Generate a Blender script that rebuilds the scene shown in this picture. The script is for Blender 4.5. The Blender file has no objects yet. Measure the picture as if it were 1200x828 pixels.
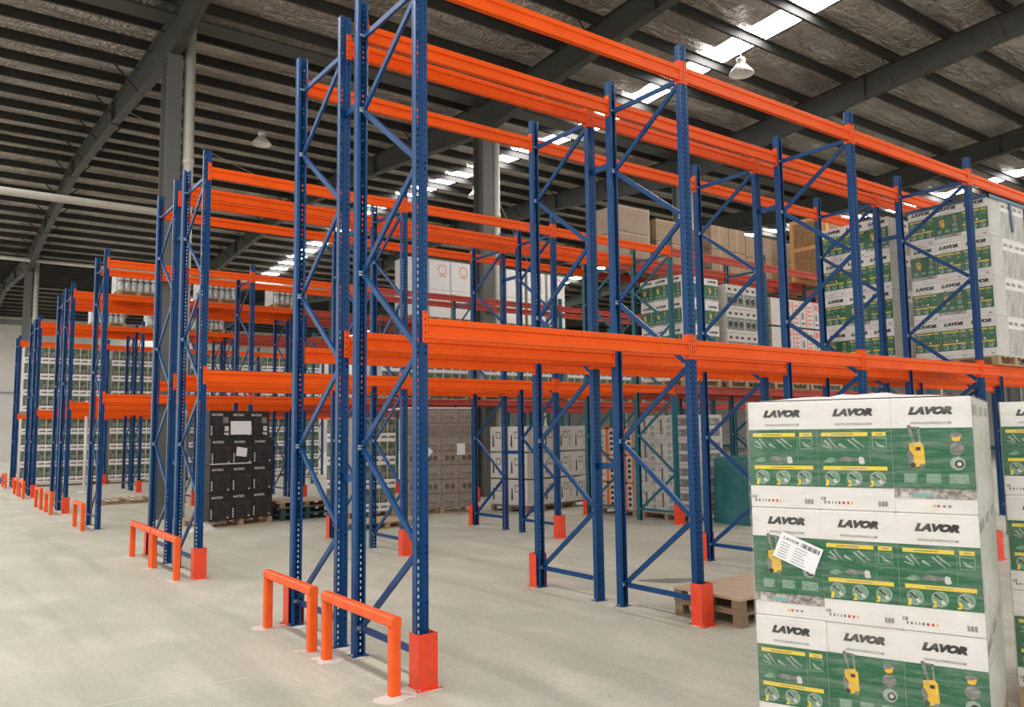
import bpy, math, random
from mathutils import Vector, Matrix
random.seed(7)
scn = bpy.context.scene
COL = scn.collection

# ------------------------------------------------------------------ camera
CAM = Vector((-2.98906, -5.25347, 1.792))
YAW, PITCH, ROLL, FPX = 0.9396, 0.0961, -0.0128, 953.16
f0 = Vector((math.cos(YAW), math.sin(YAW), 0)); r0 = Vector((math.sin(YAW), -math.cos(YAW), 0)); zz = Vector((0, 0, 1))
fw = f0*math.cos(PITCH) + zz*math.sin(PITCH); u0 = zz*math.cos(PITCH) - f0*math.sin(PITCH)
rt = r0*math.cos(ROLL) + u0*math.sin(ROLL); up = u0*math.cos(ROLL) - r0*math.sin(ROLL)
cd = bpy.data.cameras.new('camera'); cam = bpy.data.objects.new('camera', cd); COL.objects.link(cam)
cam.matrix_world = Matrix(((rt.x, up.x, -fw.x, CAM.x), (rt.y, up.y, -fw.y, CAM.y), (rt.z, up.z, -fw.z, CAM.z), (0, 0, 0, 1)))
cd.sensor_width = 36; cd.sensor_fit = 'HORIZONTAL'; cd.lens = FPX/1200*36; cd.clip_end = 300; cd.clip_start = .05
scn.camera = cam

# ------------------------------------------------------------------ light and exposure
SKY_STRENGTH = .85
SKYLIGHT_STRENGTH = 15.0
w = bpy.data.worlds.new('overcast_sky'); scn.world = w; w.use_nodes = True
bg = w.node_tree.nodes['Background']; bg.inputs[0].default_value = (1.0, .97, .92, 1); bg.inputs[1].default_value = SKY_STRENGTH
scn.view_settings.view_transform = 'Standard'; scn.view_settings.look = 'None'
scn.view_settings.gamma = 1; scn.view_settings.use_curve_mapping = False
scn.view_settings.exposure = .72

# ------------------------------------------------------------------ materials
def mat(name, col, rough=.5, metal=0., noise=None, bump=None, spec=.5, emit=None):
    """noise = (scale, colour2, lo, hi, stretch) ; bump = (scale, strength, stretch)"""
    m = bpy.data.materials.new(name); m.use_nodes = True
    nt = m.node_tree; b = nt.nodes['Principled BSDF']
    b.inputs['Base Color'].default_value = (*col, 1); b.inputs['Roughness'].default_value = rough
    b.inputs['Metallic'].default_value = metal; b.inputs['Specular IOR Level'].default_value = spec
    if noise or bump:
        tc = nt.nodes.new('ShaderNodeTexCoord')
    def mapped(stretch):
        mp = nt.nodes.new('ShaderNodeMapping'); mp.inputs['Scale'].default_value = stretch
        nt.links.new(tc.outputs['Object'], mp.inputs['Vector']); return mp.outputs[0]
    if noise:
        n = nt.nodes.new('ShaderNodeTexNoise'); n.inputs['Scale'].default_value = noise[0]; n.inputs['Detail'].default_value = 5
        nt.links.new(mapped(noise[4] if len(noise) > 4 else (1, 1, 1)), n.inputs['Vector'])
        r = nt.nodes.new('ShaderNodeValToRGB'); r.color_ramp.elements[0].position = noise[2]; r.color_ramp.elements[1].position = noise[3]
        r.color_ramp.elements[0].color = (*col, 1); r.color_ramp.elements[1].color = (*noise[1], 1)
        nt.links.new(n.outputs['Fac'], r.inputs['Fac']); nt.links.new(r.outputs[0], b.inputs['Base Color'])
    if bump:
        n = nt.nodes.new('ShaderNodeTexNoise'); n.inputs['Scale'].default_value = bump[0]; n.inputs['Detail'].default_value = 4
        nt.links.new(mapped(bump[2] if len(bump) > 2 else (1, 1, 1)), n.inputs['Vector'])
        bp = nt.nodes.new('ShaderNodeBump'); bp.inputs['Strength'].default_value = bump[1]; bp.inputs['Distance'].default_value = .05
        nt.links.new(n.outputs['Fac'], bp.inputs['Height']); nt.links.new(bp.outputs[0], b.inputs['Normal'])
    if emit:
        b.inputs['Emission Color'].default_value = (*emit[0], 1); b.inputs['Emission Strength'].default_value = emit[1]
    return m

M = dict(
    blue=mat('blue_paint', (.0012, .044, .155), .28, noise=(3, (.0025, .058, .19), .35, .7), spec=.28),
    teal=mat('teal_blue_paint', (.006, .110, .160), .4, noise=(3, (.009, .125, .175), .35, .7)),
    orange=mat('orange_paint', (.84, .100, .003), .42, noise=(2, (.78, .085, .003), .4, .7), spec=.18),
    red=mat('old_red_paint', (.45, .045, .022), .5, noise=(4, (.34, .035, .02), .4, .7)),
    guard=mat('guard_orange_paint', (.88, .115, .014), .42, noise=(6, (.78, .095, .014), .4, .7), spec=.3),
    protector=mat('protector_red_orange_paint', (.80, .06, .016), .45, noise=(14, (.62, .055, .025), .45, .75)),
    galv=mat('galvanised_steel', (.55, .56, .57), .35, .8),
    steel=mat('dark_grey_steel_paint', (.040, .044, .040), .55, noise=(1.2, (.052, .056, .050), .35, .7)),
    column=mat('grey_column_paint', (.105, .108, .102), .55, noise=(1.2, (.125, .127, .12), .35, .7)),
    purlin=mat('purlin_dark_paint', (.022, .021, .018), .6, noise=(2, (.034, .032, .028), .35, .7)),
    pipe=mat('cream_plastic_pipe', (.62, .60, .52), .45, noise=(2, (.54, .52, .45), .4, .7)),
    wall=mat('pale_wall_panel', (.62, .59, .56), .6, noise=(.4, (.56, .54, .51), .35, .7)),
    wallband=mat('grey_wall_trim', (.26, .26, .26), .6),
    lampwhite=mat('white_enamel', (.75, .74, .70), .4),
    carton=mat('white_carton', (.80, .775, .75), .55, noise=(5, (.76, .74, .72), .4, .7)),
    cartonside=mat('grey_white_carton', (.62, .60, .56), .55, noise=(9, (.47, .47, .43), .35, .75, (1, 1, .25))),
    green=mat('print_green', (.012, .125, .052), .38, noise=(22, (.13, .29, .18), .52, .88, (1, 1, 7))),
    yellow=mat('print_yellow', (.85, .62, .04), .45, noise=(30, (.75, .6, .18), .5, .8)),
    orangeyellow=mat('print_machine_yellow', (.85, .50, .03), .45, noise=(25, (.55, .35, .06), .45, .8)),
    ink=mat('print_ink', (.035, .034, .032), .5),
    greyink=mat('print_grey', (.17, .16, .15), .5, noise=(40, (.32, .32, .30), .45, .7)),
    lightink=mat('print_light_grey', (.36, .42, .37), .5, noise=(60, (.16, .27, .19), .45, .7)),
    palegreen=mat('print_pale_green', (.20, .36, .24), .5, noise=(50, (.09, .22, .13), .4, .7)),
    redink=mat('print_red', (.55, .06, .05), .5),
    farprint=mat('print_olive_green', (.03, .065, .025), .5, noise=(7, (.30, .32, .22), .40, .75)),
    greystripe=mat('grey_striped_carton', (.30, .285, .25), .45, noise=(30, (.55, .53, .49), .42, .62, (1, 1, .12))),
    sideprint=mat('faint_side_print', (.46, .50, .44), .5, noise=(10, (.60, .60, .56), .4, .65, (1, 1, .4))),
    photo=mat('print_photo_strip', (.16, .13, .12), .5, noise=(34, (.52, .48, .43), .40, .62)),
    bluegreen=mat('print_aqua', (.20, .42, .42), .5),
    paper=mat('white_paper', (.82, .82, .86), .5),
    black=mat('black_carton', (.014, .012, .012), .38, noise=(16, (.035, .032, .034), .5, .8)),
    blackgrey=mat('print_dark_grey', (.022, .02, .022), .45, noise=(18, (.085, .08, .085), .50, .72)),
    whiteink=mat('print_white', (.62, .6, .58), .5),
    brown=mat('brown_carton', (.36, .25, .16), .65, noise=(7, (.30, .205, .13), .4, .7)),
    browngrey=mat('greyish_brown_carton', (.31, .265, .22), .55, noise=(8, (.23, .19, .155), .4, .7)),
    brownink=mat('print_brown', (.13, .10, .08), .6),
    tape=mat('packing_tape', (.45, .34, .22), .3),
    whitegrey=mat('off_white_carton', (.62, .59, .55), .6, noise=(6, (.55, .525, .49), .4, .7)),
    orangeprint=mat('print_orange', (.80, .17, .03), .5),
    pinkprint=mat('print_coral', (.75, .16, .10), .5),
    wood=mat('pallet_pine', (.42, .29, .17), .7, noise=(6, (.33, .22, .125), .35, .7, (1, 7, 7))),
    oldwood=mat('weathered_pallet_wood', (.26, .18, .11), .75, noise=(6, (.18, .125, .08), .35, .7, (1, 7, 7))),
    tealpal=mat('dark_teal_pallet_plastic', (.018, .05, .06), .55, noise=(5, (.03, .07, .08), .4, .7)),
    ply=mat('plywood', (.50, .37, .25), .6, noise=(3.5, (.42, .30, .20), .35, .7, (1.5, 9, 1))),
    crate=mat('crate_timber', (.74, .42, .17), .6, noise=(6, (.64, .35, .14), .35, .7, (6, 6, 1))),
    osb=mat('crate_board', (.42, .25, .12), .7, noise=(14, (.29, .16, .07), .4, .65)),
    tarp=mat('teal_tarpaulin', (.010, .115, .125), .42, noise=(3, (.02, .16, .165), .4, .7), bump=(5, .5)),
    bluetarp=mat('blue_tarpaulin', (.02, .05, .30), .5, bump=(5, .5)),
    plasticwrap=mat('bunched_clear_plastic', (.55, .52, .48), .25, noise=(20, (.72, .70, .66), .4, .65), bump=(22, 1.0)),
    bottles=mat('wrapped_bottles', (.34, .35, .33), .3, noise=(24, (.62, .62, .60), .42, .60, (1, 1, .4))),
    oil=mat('dark_floor_stain', (.15, .15, .115), .5, noise=(9, (.25, .245, .20), .4, .7)),
    dust=mat('pale_drilling_dust', (.66, .59, .53), .9),
    bluefilm=mat('blue_strap_film', (.05, .13, .24), .35),
)

def foil_material():
    m = mat('silver_foil_insulation', (.62, .56, .515), .34, .65, noise=(.9, (.33, .29, .255), .35, .65, (.5, 1.6, 1)))
    nt = m.node_tree; b = nt.nodes['Principled BSDF']; tc = nt.nodes.new('ShaderNodeTexCoord')
    h = None
    for sc, st, wgt in ((1.1, (1, 3.2, 1), .9), (4.5, (1.6, .7, 1), .45), (13, (1, 1, 1), .15)):
        mp = nt.nodes.new('ShaderNodeMapping'); mp.inputs['Scale'].default_value = st; nt.links.new(tc.outputs['Object'], mp.inputs['Vector'])
        n = nt.nodes.new('ShaderNodeTexNoise'); n.inputs['Scale'].default_value = sc; n.inputs['Detail'].default_value = 3; n.inputs['Distortion'].default_value = 1.2
        nt.links.new(mp.outputs[0], n.inputs['Vector'])
        mul = nt.nodes.new('ShaderNodeMath'); mul.operation = 'MULTIPLY'; mul.inputs[1].default_value = wgt; nt.links.new(n.outputs['Fac'], mul.inputs[0])
        if h is None: h = mul.outputs[0]
        else:
            ad = nt.nodes.new('ShaderNodeMath'); nt.links.new(h, ad.inputs[0]); nt.links.new(mul.outputs[0], ad.inputs[1]); h = ad.outputs[0]
    bp = nt.nodes.new('ShaderNodeBump'); bp.inputs['Strength'].default_value = 1.0; bp.inputs['Distance'].default_value = .42
    nt.links.new(h, bp.inputs['Height']); nt.links.new(bp.outputs[0], b.inputs['Normal'])
    return m
M['foil'] = foil_material()

def floor_material():
    m = bpy.data.materials.new('painted_concrete'); m.use_nodes = True; nt = m.node_tree; b = nt.nodes['Principled BSDF']
    tc = nt.nodes.new('ShaderNodeTexCoord')
    def noise(scale, stretch, rot=0, detail=6, dist=0.):
        mp = nt.nodes.new('ShaderNodeMapping'); mp.inputs['Scale'].default_value = stretch; mp.inputs['Rotation'].default_value = (0, 0, rot)
        nt.links.new(tc.outputs['Object'], mp.inputs['Vector'])
        n = nt.nodes.new('ShaderNodeTexNoise'); n.inputs['Scale'].default_value = scale; n.inputs['Detail'].default_value = detail; n.inputs['Distortion'].default_value = dist
        nt.links.new(mp.outputs[0], n.inputs['Vector']); return n.outputs['Fac']
    def ramp(v, p0, c0, p1, c1):
        r = nt.nodes.new('ShaderNodeValToRGB'); e = r.color_ramp.elements
        e[0].position, e[1].position = p0, p1; e[0].color, e[1].color = (*c0, 1), (*c1, 1); nt.links.new(v, r.inputs[0]); return r.outputs[0]
    def mix(fac, a, bb, mode='MIX'):
        x = nt.nodes.new('ShaderNodeMix'); x.data_type = 'RGBA'; x.blend_type = mode
        if isinstance(fac, float): x.inputs[0].default_value = fac
        else: nt.links.new(fac, x.inputs[0])
        for i, v in ((6, a), (7, bb)):
            if isinstance(v, tuple): x.inputs[i].default_value = (*v, 1)
            else: nt.links.new(v, x.inputs[i])
        return x.outputs[2]
    base = ramp(noise(.55, (1, 1, 1)), .35, (.535, .505, .41), .65, (.455, .455, .365))
    patch = ramp(noise(1.7, (1, .5, 1), .3, 8, .6), .48, (0, 0, 0), .72, (1, 1, 1))
    c = mix(patch, base, (.61, .565, .48))
    green = ramp(noise(.8, (.5, 1, 1), .2, 5, .4), .55, (0, 0, 0), .75, (.55, .55, .55))
    c = mix(green, c, (.38, .42, .345))
    streak = ramp(noise(2.4, (1, .06, 1), -.06, 4, .3), .52, (0, 0, 0), .70, (.45, .45, .45))      # tyre tracks along the aisle
    c = mix(streak, c, (.33, .315, .27))
    fine = ramp(noise(26, (1, 1, 1)), .3, (.88, .88, .88), .7, (1.06, 1.06, 1.06))
    c = mix(1.0, c, fine, 'MULTIPLY')
    nt.links.new(c, b.inputs['Base Color'])
    b.inputs['Roughness'].default_value = .55; b.inputs['Specular IOR Level'].default_value = .35
    return m
M['floor'] = floor_material()

def film_material():
    m = bpy.data.materials.new('clear_stretch_film'); m.use_nodes = True; nt = m.node_tree; b = nt.nodes['Principled BSDF']
    b.inputs['Base Color'].default_value = (.72, .72, .68, 1); b.inputs['Roughness'].default_value = .22
    tr = nt.nodes.new('ShaderNodeBsdfTransparent'); mx = nt.nodes.new('ShaderNodeMixShader')
    tc = nt.nodes.new('ShaderNodeTexCoord'); mp = nt.nodes.new('ShaderNodeMapping'); mp.inputs['Scale'].default_value = (3, 3, 26)
    n = nt.nodes.new('ShaderNodeTexNoise'); n.inputs['Scale'].default_value = 1.6; n.inputs['Detail'].default_value = 6; n.inputs['Distortion'].default_value = .6
    nt.links.new(tc.outputs['Object'], mp.inputs[0]); nt.links.new(mp.outputs[0], n.inputs['Vector'])
    r = nt.nodes.new('ShaderNodeMapRange'); r.inputs[1].default_value = .42; r.inputs[2].default_value = .78; r.inputs[3].default_value = .0; r.inputs[4].default_value = .20
    nt.links.new(n.outputs['Fac'], r.inputs[0])
    lw = nt.nodes.new('ShaderNodeLayerWeight'); lw.inputs['Blend'].default_value = .16
    ad = nt.nodes.new('ShaderNodeMath'); ad.operation = 'MULTIPLY_ADD'; ad.inputs[1].default_value = .55; ad.use_clamp = True
    nt.links.new(lw.outputs['Facing'], ad.inputs[0]); nt.links.new(r.outputs[0], ad.inputs[2])
    bp = nt.nodes.new('ShaderNodeBump'); bp.inputs['Strength'].default_value = .5; bp.inputs['Distance'].default_value = .02
    nt.links.new(n.outputs['Fac'], bp.inputs['Height']); nt.links.new(bp.outputs[0], b.inputs['Normal'])
    nt.links.new(ad.outputs[0], mx.inputs[0]); nt.links.new(tr.outputs[0], mx.inputs[1]); nt.links.new(b.outputs[0], mx.inputs[2])
    nt.links.new(mx.outputs[0], nt.nodes['Material Output'].inputs[0])
    return m
M['film'] = film_material()
M['skylight'] = mat('translucent_skylight_sheet', (.9, .92, .95), .4, emit=((1.0, .985, .97), SKYLIGHT_STRENGTH))

# ------------------------------------------------------------------ mesh helpers
class MB:
    def __init__(s): s.v = []; s.f = []; s.mi = []; s.ms = []
    def slot(s, m):
        if m not in s.ms: s.ms.append(m)
        return s.ms.index(m)
    def add(s, vs, fs, m):
        o = len(s.v); k = s.slot(m)
        s.v += [tuple(p) for p in vs]; s.f += [tuple(i+o for i in f) for f in fs]; s.mi += [k]*len(fs); return s
    def box(s, x0, x1, y0, y1, z0, z1, m):
        return s.add([(x0,y0,z0),(x1,y0,z0),(x1,y1,z0),(x0,y1,z0),(x0,y0,z1),(x1,y0,z1),(x1,y1,z1),(x0,y1,z1)],
                     [(0,3,2,1),(4,5,6,7),(0,1,5,4),(1,2,6,5),(2,3,7,6),(3,0,4,7)], m)
    def bar(s, a, b, w, t, m, side=Vector((1, 0, 0))):
        """bar from a to b: t thick along side, w wide across"""
        a, b = Vector(a), Vector(b); d = (b-a).normalized(); n = d.cross(side).normalized()*w/2; q = side.normalized()*t/2
        vs = [a-n-q, a+n-q, a+n+q, a-n+q, b-n-q, b+n-q, b+n+q, b-n+q]
        return s.add(vs, [(0,1,2,3),(7,6,5,4),(0,4,5,1),(1,5,6,2),(2,6,7,3),(3,7,4,0)], m)
    def cyl(s, a, b, r, m, n=12, r2=None, caps=True):
        a, b = Vector(a), Vector(b); d = (b-a).normalized(); h = Vector((1, 0, 0)) if abs(d.x) < .9 else Vector((0, 1, 0))
        p = d.cross(h).normalized(); q = d.cross(p); r2 = r if r2 is None else r2
        vs = [c+(p*math.cos(2*math.pi*i/n)+q*math.sin(2*math.pi*i/n))*rr for c, rr in ((a, r), (b, r2)) for i in range(n)]
        fs = [(i, (i+1) % n, n+(i+1) % n, n+i) for i in range(n)]
        if caps: fs += [tuple(range(n))[::-1], tuple(range(n, 2*n))]
        return s.add(vs, fs, m)
    def lathe(s, prof, m, n=20, cz=(0, 0, 0)):
        vs = [(cz[0]+r*math.cos(2*math.pi*i/n), cz[1]+r*math.sin(2*math.pi*i/n), cz[2]+z) for r, z in prof for i in range(n)]
        fs = [(j*n+i, j*n+(i+1) % n, (j+1)*n+(i+1) % n, (j+1)*n+i) for j in range(len(prof)-1) for i in range(n)]
        return s.add(vs, fs, m)
    # flat print on the front (y = -e) of a carton
    def rect(s, x0, x1, z0, z1, m, y=-.0012): return s.add([(x0,y,z0),(x1,y,z0),(x1,y,z1),(x0,y,z1)], [(0,1,2,3)], m)
    def poly(s, pts, m, y=-.0016): return s.add([(p[0], y, p[1]) for p in pts], [tuple(range(len(pts)))], m)
    def disc(s, cx, cz, r, m, y=-.0016, n=20): return s.poly([(cx+r*math.cos(2*math.pi*i/n), cz+r*math.sin(2*math.pi*i/n)) for i in range(n)], m, y)
    def ring(s, cx, cz, r, t, m, y=-.002, n=20):
        vs = [(cx+q*math.cos(2*math.pi*i/n), y, cz+q*math.sin(2*math.pi*i/n)) for q in (r, r-t) for i in range(n)]
        return s.add(vs, [(i, (i+1) % n, n+(i+1) % n, n+i) for i in range(n)], m)
    def mesh(s, name, smooth=False):
        me = bpy.data.meshes.new(name); me.from_pydata(s.v, [], s.f)
        for m in s.ms: me.materials.append(M[m])
        me.polygons.foreach_set('material_index', s.mi)
        if smooth: me.polygons.foreach_set('use_smooth', [True]*len(me.polygons))
        me.update(); return me

def put(name, me, parent=None, loc=(0, 0, 0), rz=0., scale=None):
    o = bpy.data.objects.new(name, me); COL.objects.link(o)
    o.location = loc; o.rotation_euler = (0, 0, rz)
    if scale: o.scale = scale
    if parent: o.parent = parent
    return o
def tag(o, label, cat, group=None):
    o['label'] = label; o['category'] = cat
    if group: o['group'] = group
    return o
def thing(name, label, cat, loc=(0, 0, 0), rz=0., group=None): return tag(put(name, None, None, loc, rz), label, cat, group)
def struct(o): o['kind'] = 'structure'; return o
def stuff(o): o['kind'] = 'stuff'; return o

def text_mesh(name, body, width, height, m, shear=0., bold=0., depth=.0006):
    """lettering standing in the XZ plane, centred, fitted into width x height"""
    cu = bpy.data.curves.new(name, 'FONT'); cu.body = body; cu.shear = shear; cu.offset = bold; cu.size = 1; cu.resolution_u = 2; cu.extrude = 0.0
    ob = bpy.data.objects.new(name, cu); COL.objects.link(ob)
    dg = bpy.context.evaluated_depsgraph_get(); me = bpy.data.meshes.new_from_object(ob.evaluated_get(dg))
    bpy.data.objects.remove(ob)
    xs = [v.co.x for v in me.vertices]; ys = [v.co.y for v in me.vertices]
    x0, x1, y0, y1 = min(xs), max(xs), min(ys), max(ys)
    for v in me.vertices:
        v.co = Vector(((v.co.x-(x0+x1)/2)*width/(x1-x0), 0, (v.co.y-(y0+y1)/2)*height/(y1-y0)))
    me.name = name; me.materials.clear(); me.materials.append(M[m]); me.update(); return me

# ------------------------------------------------------------------ building shell
VALLEY, SPAN, SLOPE = 13.98, 30.0, .060
def roof_z(y):
    d = abs((y-VALLEY+SPAN/2) % SPAN - SPAN/2)
    return 11.44 + SLOPE*d
X0, X1, Y0, Y1 = -9.0, 62.0, -12.0, 72.0
fl = MB(); fl.add([(-30, -30, 0), (X1, -30, 0), (X1, Y1, 0), (-30, Y1, 0)], [(0, 1, 2, 3)], 'floor')
struct(put('floor', fl.mesh('floor')))
SKYL = [(-4.6, -3.6), (13.8, 14.75), (32.2, 33.2)]   # one strip every second bay; the first, unseen, is added to brighten the floor
xs = []
x = X0
while x < X1: xs.append(x); x += .62
for a, b in SKYL: xs = [q for q in xs if not a-.2 < q < b+.2] + [a, b]
xs = sorted(xs)+[X1]
PUR = []
y = VALLEY-25*1.45+.7
while y < Y1: PUR.append(y); y += 1.45
PUR = [p for p in PUR if p > Y0]
ys = []
y = Y0
while y < Y1: ys.append(y); y += .29
for brk in (-1.1, 13.9, 28.9, 43.9, 58.9): ys = [q for q in ys if abs(q-brk) > .1]+[brk]
ys = sorted(ys)+[Y1]
rng = random.Random(3)
ce = MB(); V = []; F = []
for j, yy in enumerate(ys):
    near = min(abs(yy-p) for p in PUR)
    for i, xx in enumerate(xs):
        sag = .04-.10*min(1, near/.45)
        V.append((xx, yy, roof_z(yy)+.225+sag+rng.uniform(-.022, .022)))
n = len(xs)
for j in range(len(ys)-1):
    for i in range(n-1):
        if any(a-1e-6 <= xs[i] and xs[i+1] <= b+1e-6 for a, b in SKYL): continue
        F.append((j*n+i, (j+1)*n+i, (j+1)*n+i+1, j*n+i+1))
ce.add(V, F, 'foil')
ceiling = struct(put('ceiling', ce.mesh('ceiling')))
for (a, b) in SKYL:
    sk = MB(); brk = [Y0, -1.1, 13.9, 28.9, 43.9, 58.9, Y1]
    for p, q in zip(brk, brk[1:]):
        zp, zq = roof_z(p)+.24, roof_z(q)+.24
        sk.add([(a, p, zp), (a, q, zq), (b, q, zq), (b, p, zp)], [(0, 1, 2, 3)], 'skylight')
    struct(put('skylight', sk.mesh('skylight')))
ro = MB()   # outer roof sheet that keeps the sky off the foil
brk = [Y0, -1.1, 13.9, 28.9, 43.9, 58.9, Y1]
for p, q in zip(brk, brk[1:]):
    for (a, b) in ((X0, SKYL[0][0]), (SKYL[0][1], SKYL[1][0]), (SKYL[1][1], SKYL[2][0]), (SKYL[2][1], X1)):
        ro.add([(a, p, roof_z(p)+.3), (b, p, roof_z(p)+.3), (b, q, roof_z(q)+.3), (a, q, roof_z(q)+.3)], [(0, 1, 2, 3)], 'purlin')
struct(put('roof', ro.mesh('roof')))
pm = MB()
for (a0, a1, c0, c1) in ((-.002, .002, -.03, .2), (-.002, .072, -.03, -.026), (-.072, .002, .196, .2), (.068, .072, -.03, -.010)):
    pm.box(X0, X1, a0, a1, c0, c1, 'purlin')
pme = pm.mesh('purlin')
for p in PUR: put('purlin', pme, ceiling, (0, p, roof_z(p)))

FRX = [-7.0, 1.42, 10.1, 18.6, 27.1, 35.6, 44.1, 52.6]
def rafter_depth(y):
    d = abs((y-VALLEY+SPAN/2) % SPAN - SPAN/2)
    return .94 - .26*min(1, d/6.0)
rm = MB(); rys = [Y0]+[k for k in (-8.1, -4, -1.1, 2, 6.9, 10, 12, 13.9, 15.8, 17.8, 20.9, 25, 28.9, 33, 36.9, 40, 42, 43.9, 45.8, 47.8, 50.9, 55, 58.9, 63, 66.9, Y1)]
for p, q in zip(rys, rys[1:]):
    tp, tq = roof_z(p), roof_z(q); bp_, bq = tp-rafter_depth(p), tq-rafter_depth(q)
    def slab(x0, x1, za, zb, zc, zd):   # za,zb at p ; zc,zd at q
        rm.add([(x0,p,za),(x1,p,za),(x1,q,zc),(x0,q,zc),(x0,p,zb),(x1,p,zb),(x1,q,zd),(x0,q,zd)],
               [(0,3,2,1),(4,5,6,7),(0,1,5,4),(1,2,6,5),(2,3,7,6),(3,0,4,7)], 'steel')
    slab(-.008, .008, bp_, tp, bq, tq); slab(-.12, .12, bp_, bp_+.016, bq, bq+.016); slab(-.12, .12, tp-.016, tp, tq-.016, tq)
for yv in (6.9, 20.9, 36.9, 50.9, -1.1, 28.9, 58.9, 63):
    rm.box(-.12, .12, yv-.012, yv+.012, roof_z(yv)-rafter_depth(yv)-.03, roof_z(yv), 'steel')
rme = rm.mesh('rafter')
bm_ = MB(); bm_.bar((.02, 0, 0), (.62, 0, .46), .045, .006, 'steel', Vector((0, 1, 0))); brme = bm_.mesh('fly_brace')
for fx in FRX:
    r = struct(put('rafter', rme, None, (fx, 0, 0)))
    for k, p in enumerate(PUR):
        if k % 2 or not (-6 < p < 56) or abs(p-VALLEY) < 1: continue
        d = min(rafter_depth(p)-.03, .62)
        put('fly_brace', brme, r, (0, p+.07, roof_z(p)-d), 0, (1, 1, d/.46)); put('fly_brace', brme, r, (0, p+.07, roof_z(p)-d), math.pi, (1, 1, d/.46))
cm = MB()
for (x0, x1, y0, y1) in ((-.17, .17, -.26, -.244), (-.17, .17, .244, .26), (-.006, .006, -.244, .244)):
    cm.box(x0, x1, y0, y1, 0, 10.52, 'column')
cm.box(-.2, .2, -.28, .28, 0, .025, 'column')
cme = cm.mesh('column')
pp = MB(); pp.cyl((.36, -.12, 0), (.36, -.12, 11.3), .13, 'pipe', 16)
for z in (2.2, 5.1, 8.0): pp.cyl((.36, -.12, z), (.36, -.12, z+.16), .145, 'pipe', 16)
ppe = pp.mesh('downpipe', True)
for fx in FRX:
    for yv in (13.98, 43.98):
        c = struct(put('column', cme, None, (fx, yv, 0))); put('downpipe', ppe, c)
vg = MB(); vg.box(X0, X1, 13.6, 14.2, 11.40, 11.45, 'steel'); struct(put('trim_1', vg.mesh('valley_gutter')))
vg = MB(); vg.box(X0, X1, 43.6, 44.2, 11.40, 11.45, 'steel'); struct(put('trim_2', vg.mesh('valley_gutter')))
hp = MB(); hp.cyl((X0, 13.72, 6.77), (1.22, 13.72, 6.77), .085, 'pipe', 12); struct(put('trim_3', hp.mesh('cross_pipe', True)))
hp = MB(); hp.cyl((X0, 43.6, 11.1), (30, 43.6, 11.1), .10, 'pipe', 12); struct(put('trim_4', hp.mesh('eave_tube', True)))
# walls seen far off
wl = MB(); wl.box(X0, X1, Y1, Y1+.2, 0, 12.8, 'wall')
wf = struct(put('wall_back', wl.mesh('wall_back')))
tb = MB(); tb.box(X0, X1, Y1-.12, Y1, 11.0, 11.35, 'wallband'); struct(put('trim_5', tb.mesh('wall_band')))
tb = MB(); tb.box(X0, X1, Y1-.08, Y1, 5.4, 5.55, 'wallband'); struct(put('trim_6', tb.mesh('wall_band')))
wl = MB(); wl.box(X1, X1+.2, -30, Y1, 0, 12.8, 'wall'); struct(put('wall_right', wl.mesh('wall_right')))
# floor joints
def strip(a, b, wd, m, name):
    a, b = Vector((*a, .0015)), Vector((*b, .0015)); nrm = (b-a).normalized().cross(zz)*wd/2
    s = MB(); s.add([a-nrm, a+nrm, b+nrm, b-nrm], [(0, 1, 2, 3)], m); return struct(put(name, s.mesh(name)))

# ------------------------------------------------------------------ rack components
LB, D, GAP, H = 2.957, 1.001, .369, 5.572
PW, PD = .098, .072
Z1, Z2 = 2.645, 5.362           # beam tops
BH = .150                       # beam height
def holed_strip(mb, x0, x1, z0, z1, pitch, hw, hh, m, y, first=None):
    """upright strip in the XZ plane with a row of real rectangular holes"""
    cx = (x0+x1)/2; z = z0; V = []; Fc = []
    zc = (first if first is not None else z0+pitch/2)
    rows = []
    while zc+hh/2 < z1: rows.append(zc); zc += pitch
    prev = z0
    for k, c in enumerate(rows):
        nxt = z1 if k == len(rows)-1 else c+pitch/2
        o = len(V)
        V += [(x0,y,prev),(x1,y,prev),(x1,y,nxt),(x0,y,nxt),(cx-hw/2,y,c-hh/2),(cx+hw/2,y,c-hh/2),(cx+hw/2,y,c+hh/2),(cx-hw/2,y,c+hh/2)]
        Fc += [tuple(i+o for i in q) for q in ((0,1,5,4),(1,2,6,5),(2,3,7,6),(3,0,4,7))]
        prev = nxt
    mb.add(V, Fc, m)
def post_mesh(m):
    b = MB(); h = PW/2; yf = -PD/2; yb = PD/2
    holed_strip(b, -h, -.014, 0, H, .05, .013, .024, m, yf); holed_strip(b, .014, h, 0, H, .05, .013, .024, m, yf)
    def vq(xa, ya, xb, yb_): b.add([(xa,ya,0),(xb,yb_,0),(xb,yb_,H),(xa,ya,H)], [(0,1,2,3)], m)
    vq(-.014, yf, -.009, yf+.012); vq(-.009, yf+.012, .009, yf+.012); vq(.009, yf+.012, .014, yf)
    for s in (-1, 1):
        vq(s*h, yf, s*h, yb-.012); vq(s*h, yb-.012, s*(h-.012), yb); vq(s*(h-.012), yb, s*.022, yb)
    me = b.mesh('post')
    import bmesh
    bm = bmesh.new(); bm.from_mesh(me); bmesh.ops.remove_doubles(bm, verts=bm.verts, dist=.0005); bmesh.ops.recalc_face_normals(bm, faces=bm.faces)
    bmesh.ops.solidify(bm, geom=bm.faces[:], thickness=.0025); bm.to_mesh(me); bm.free(); me.update()
    return me
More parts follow.
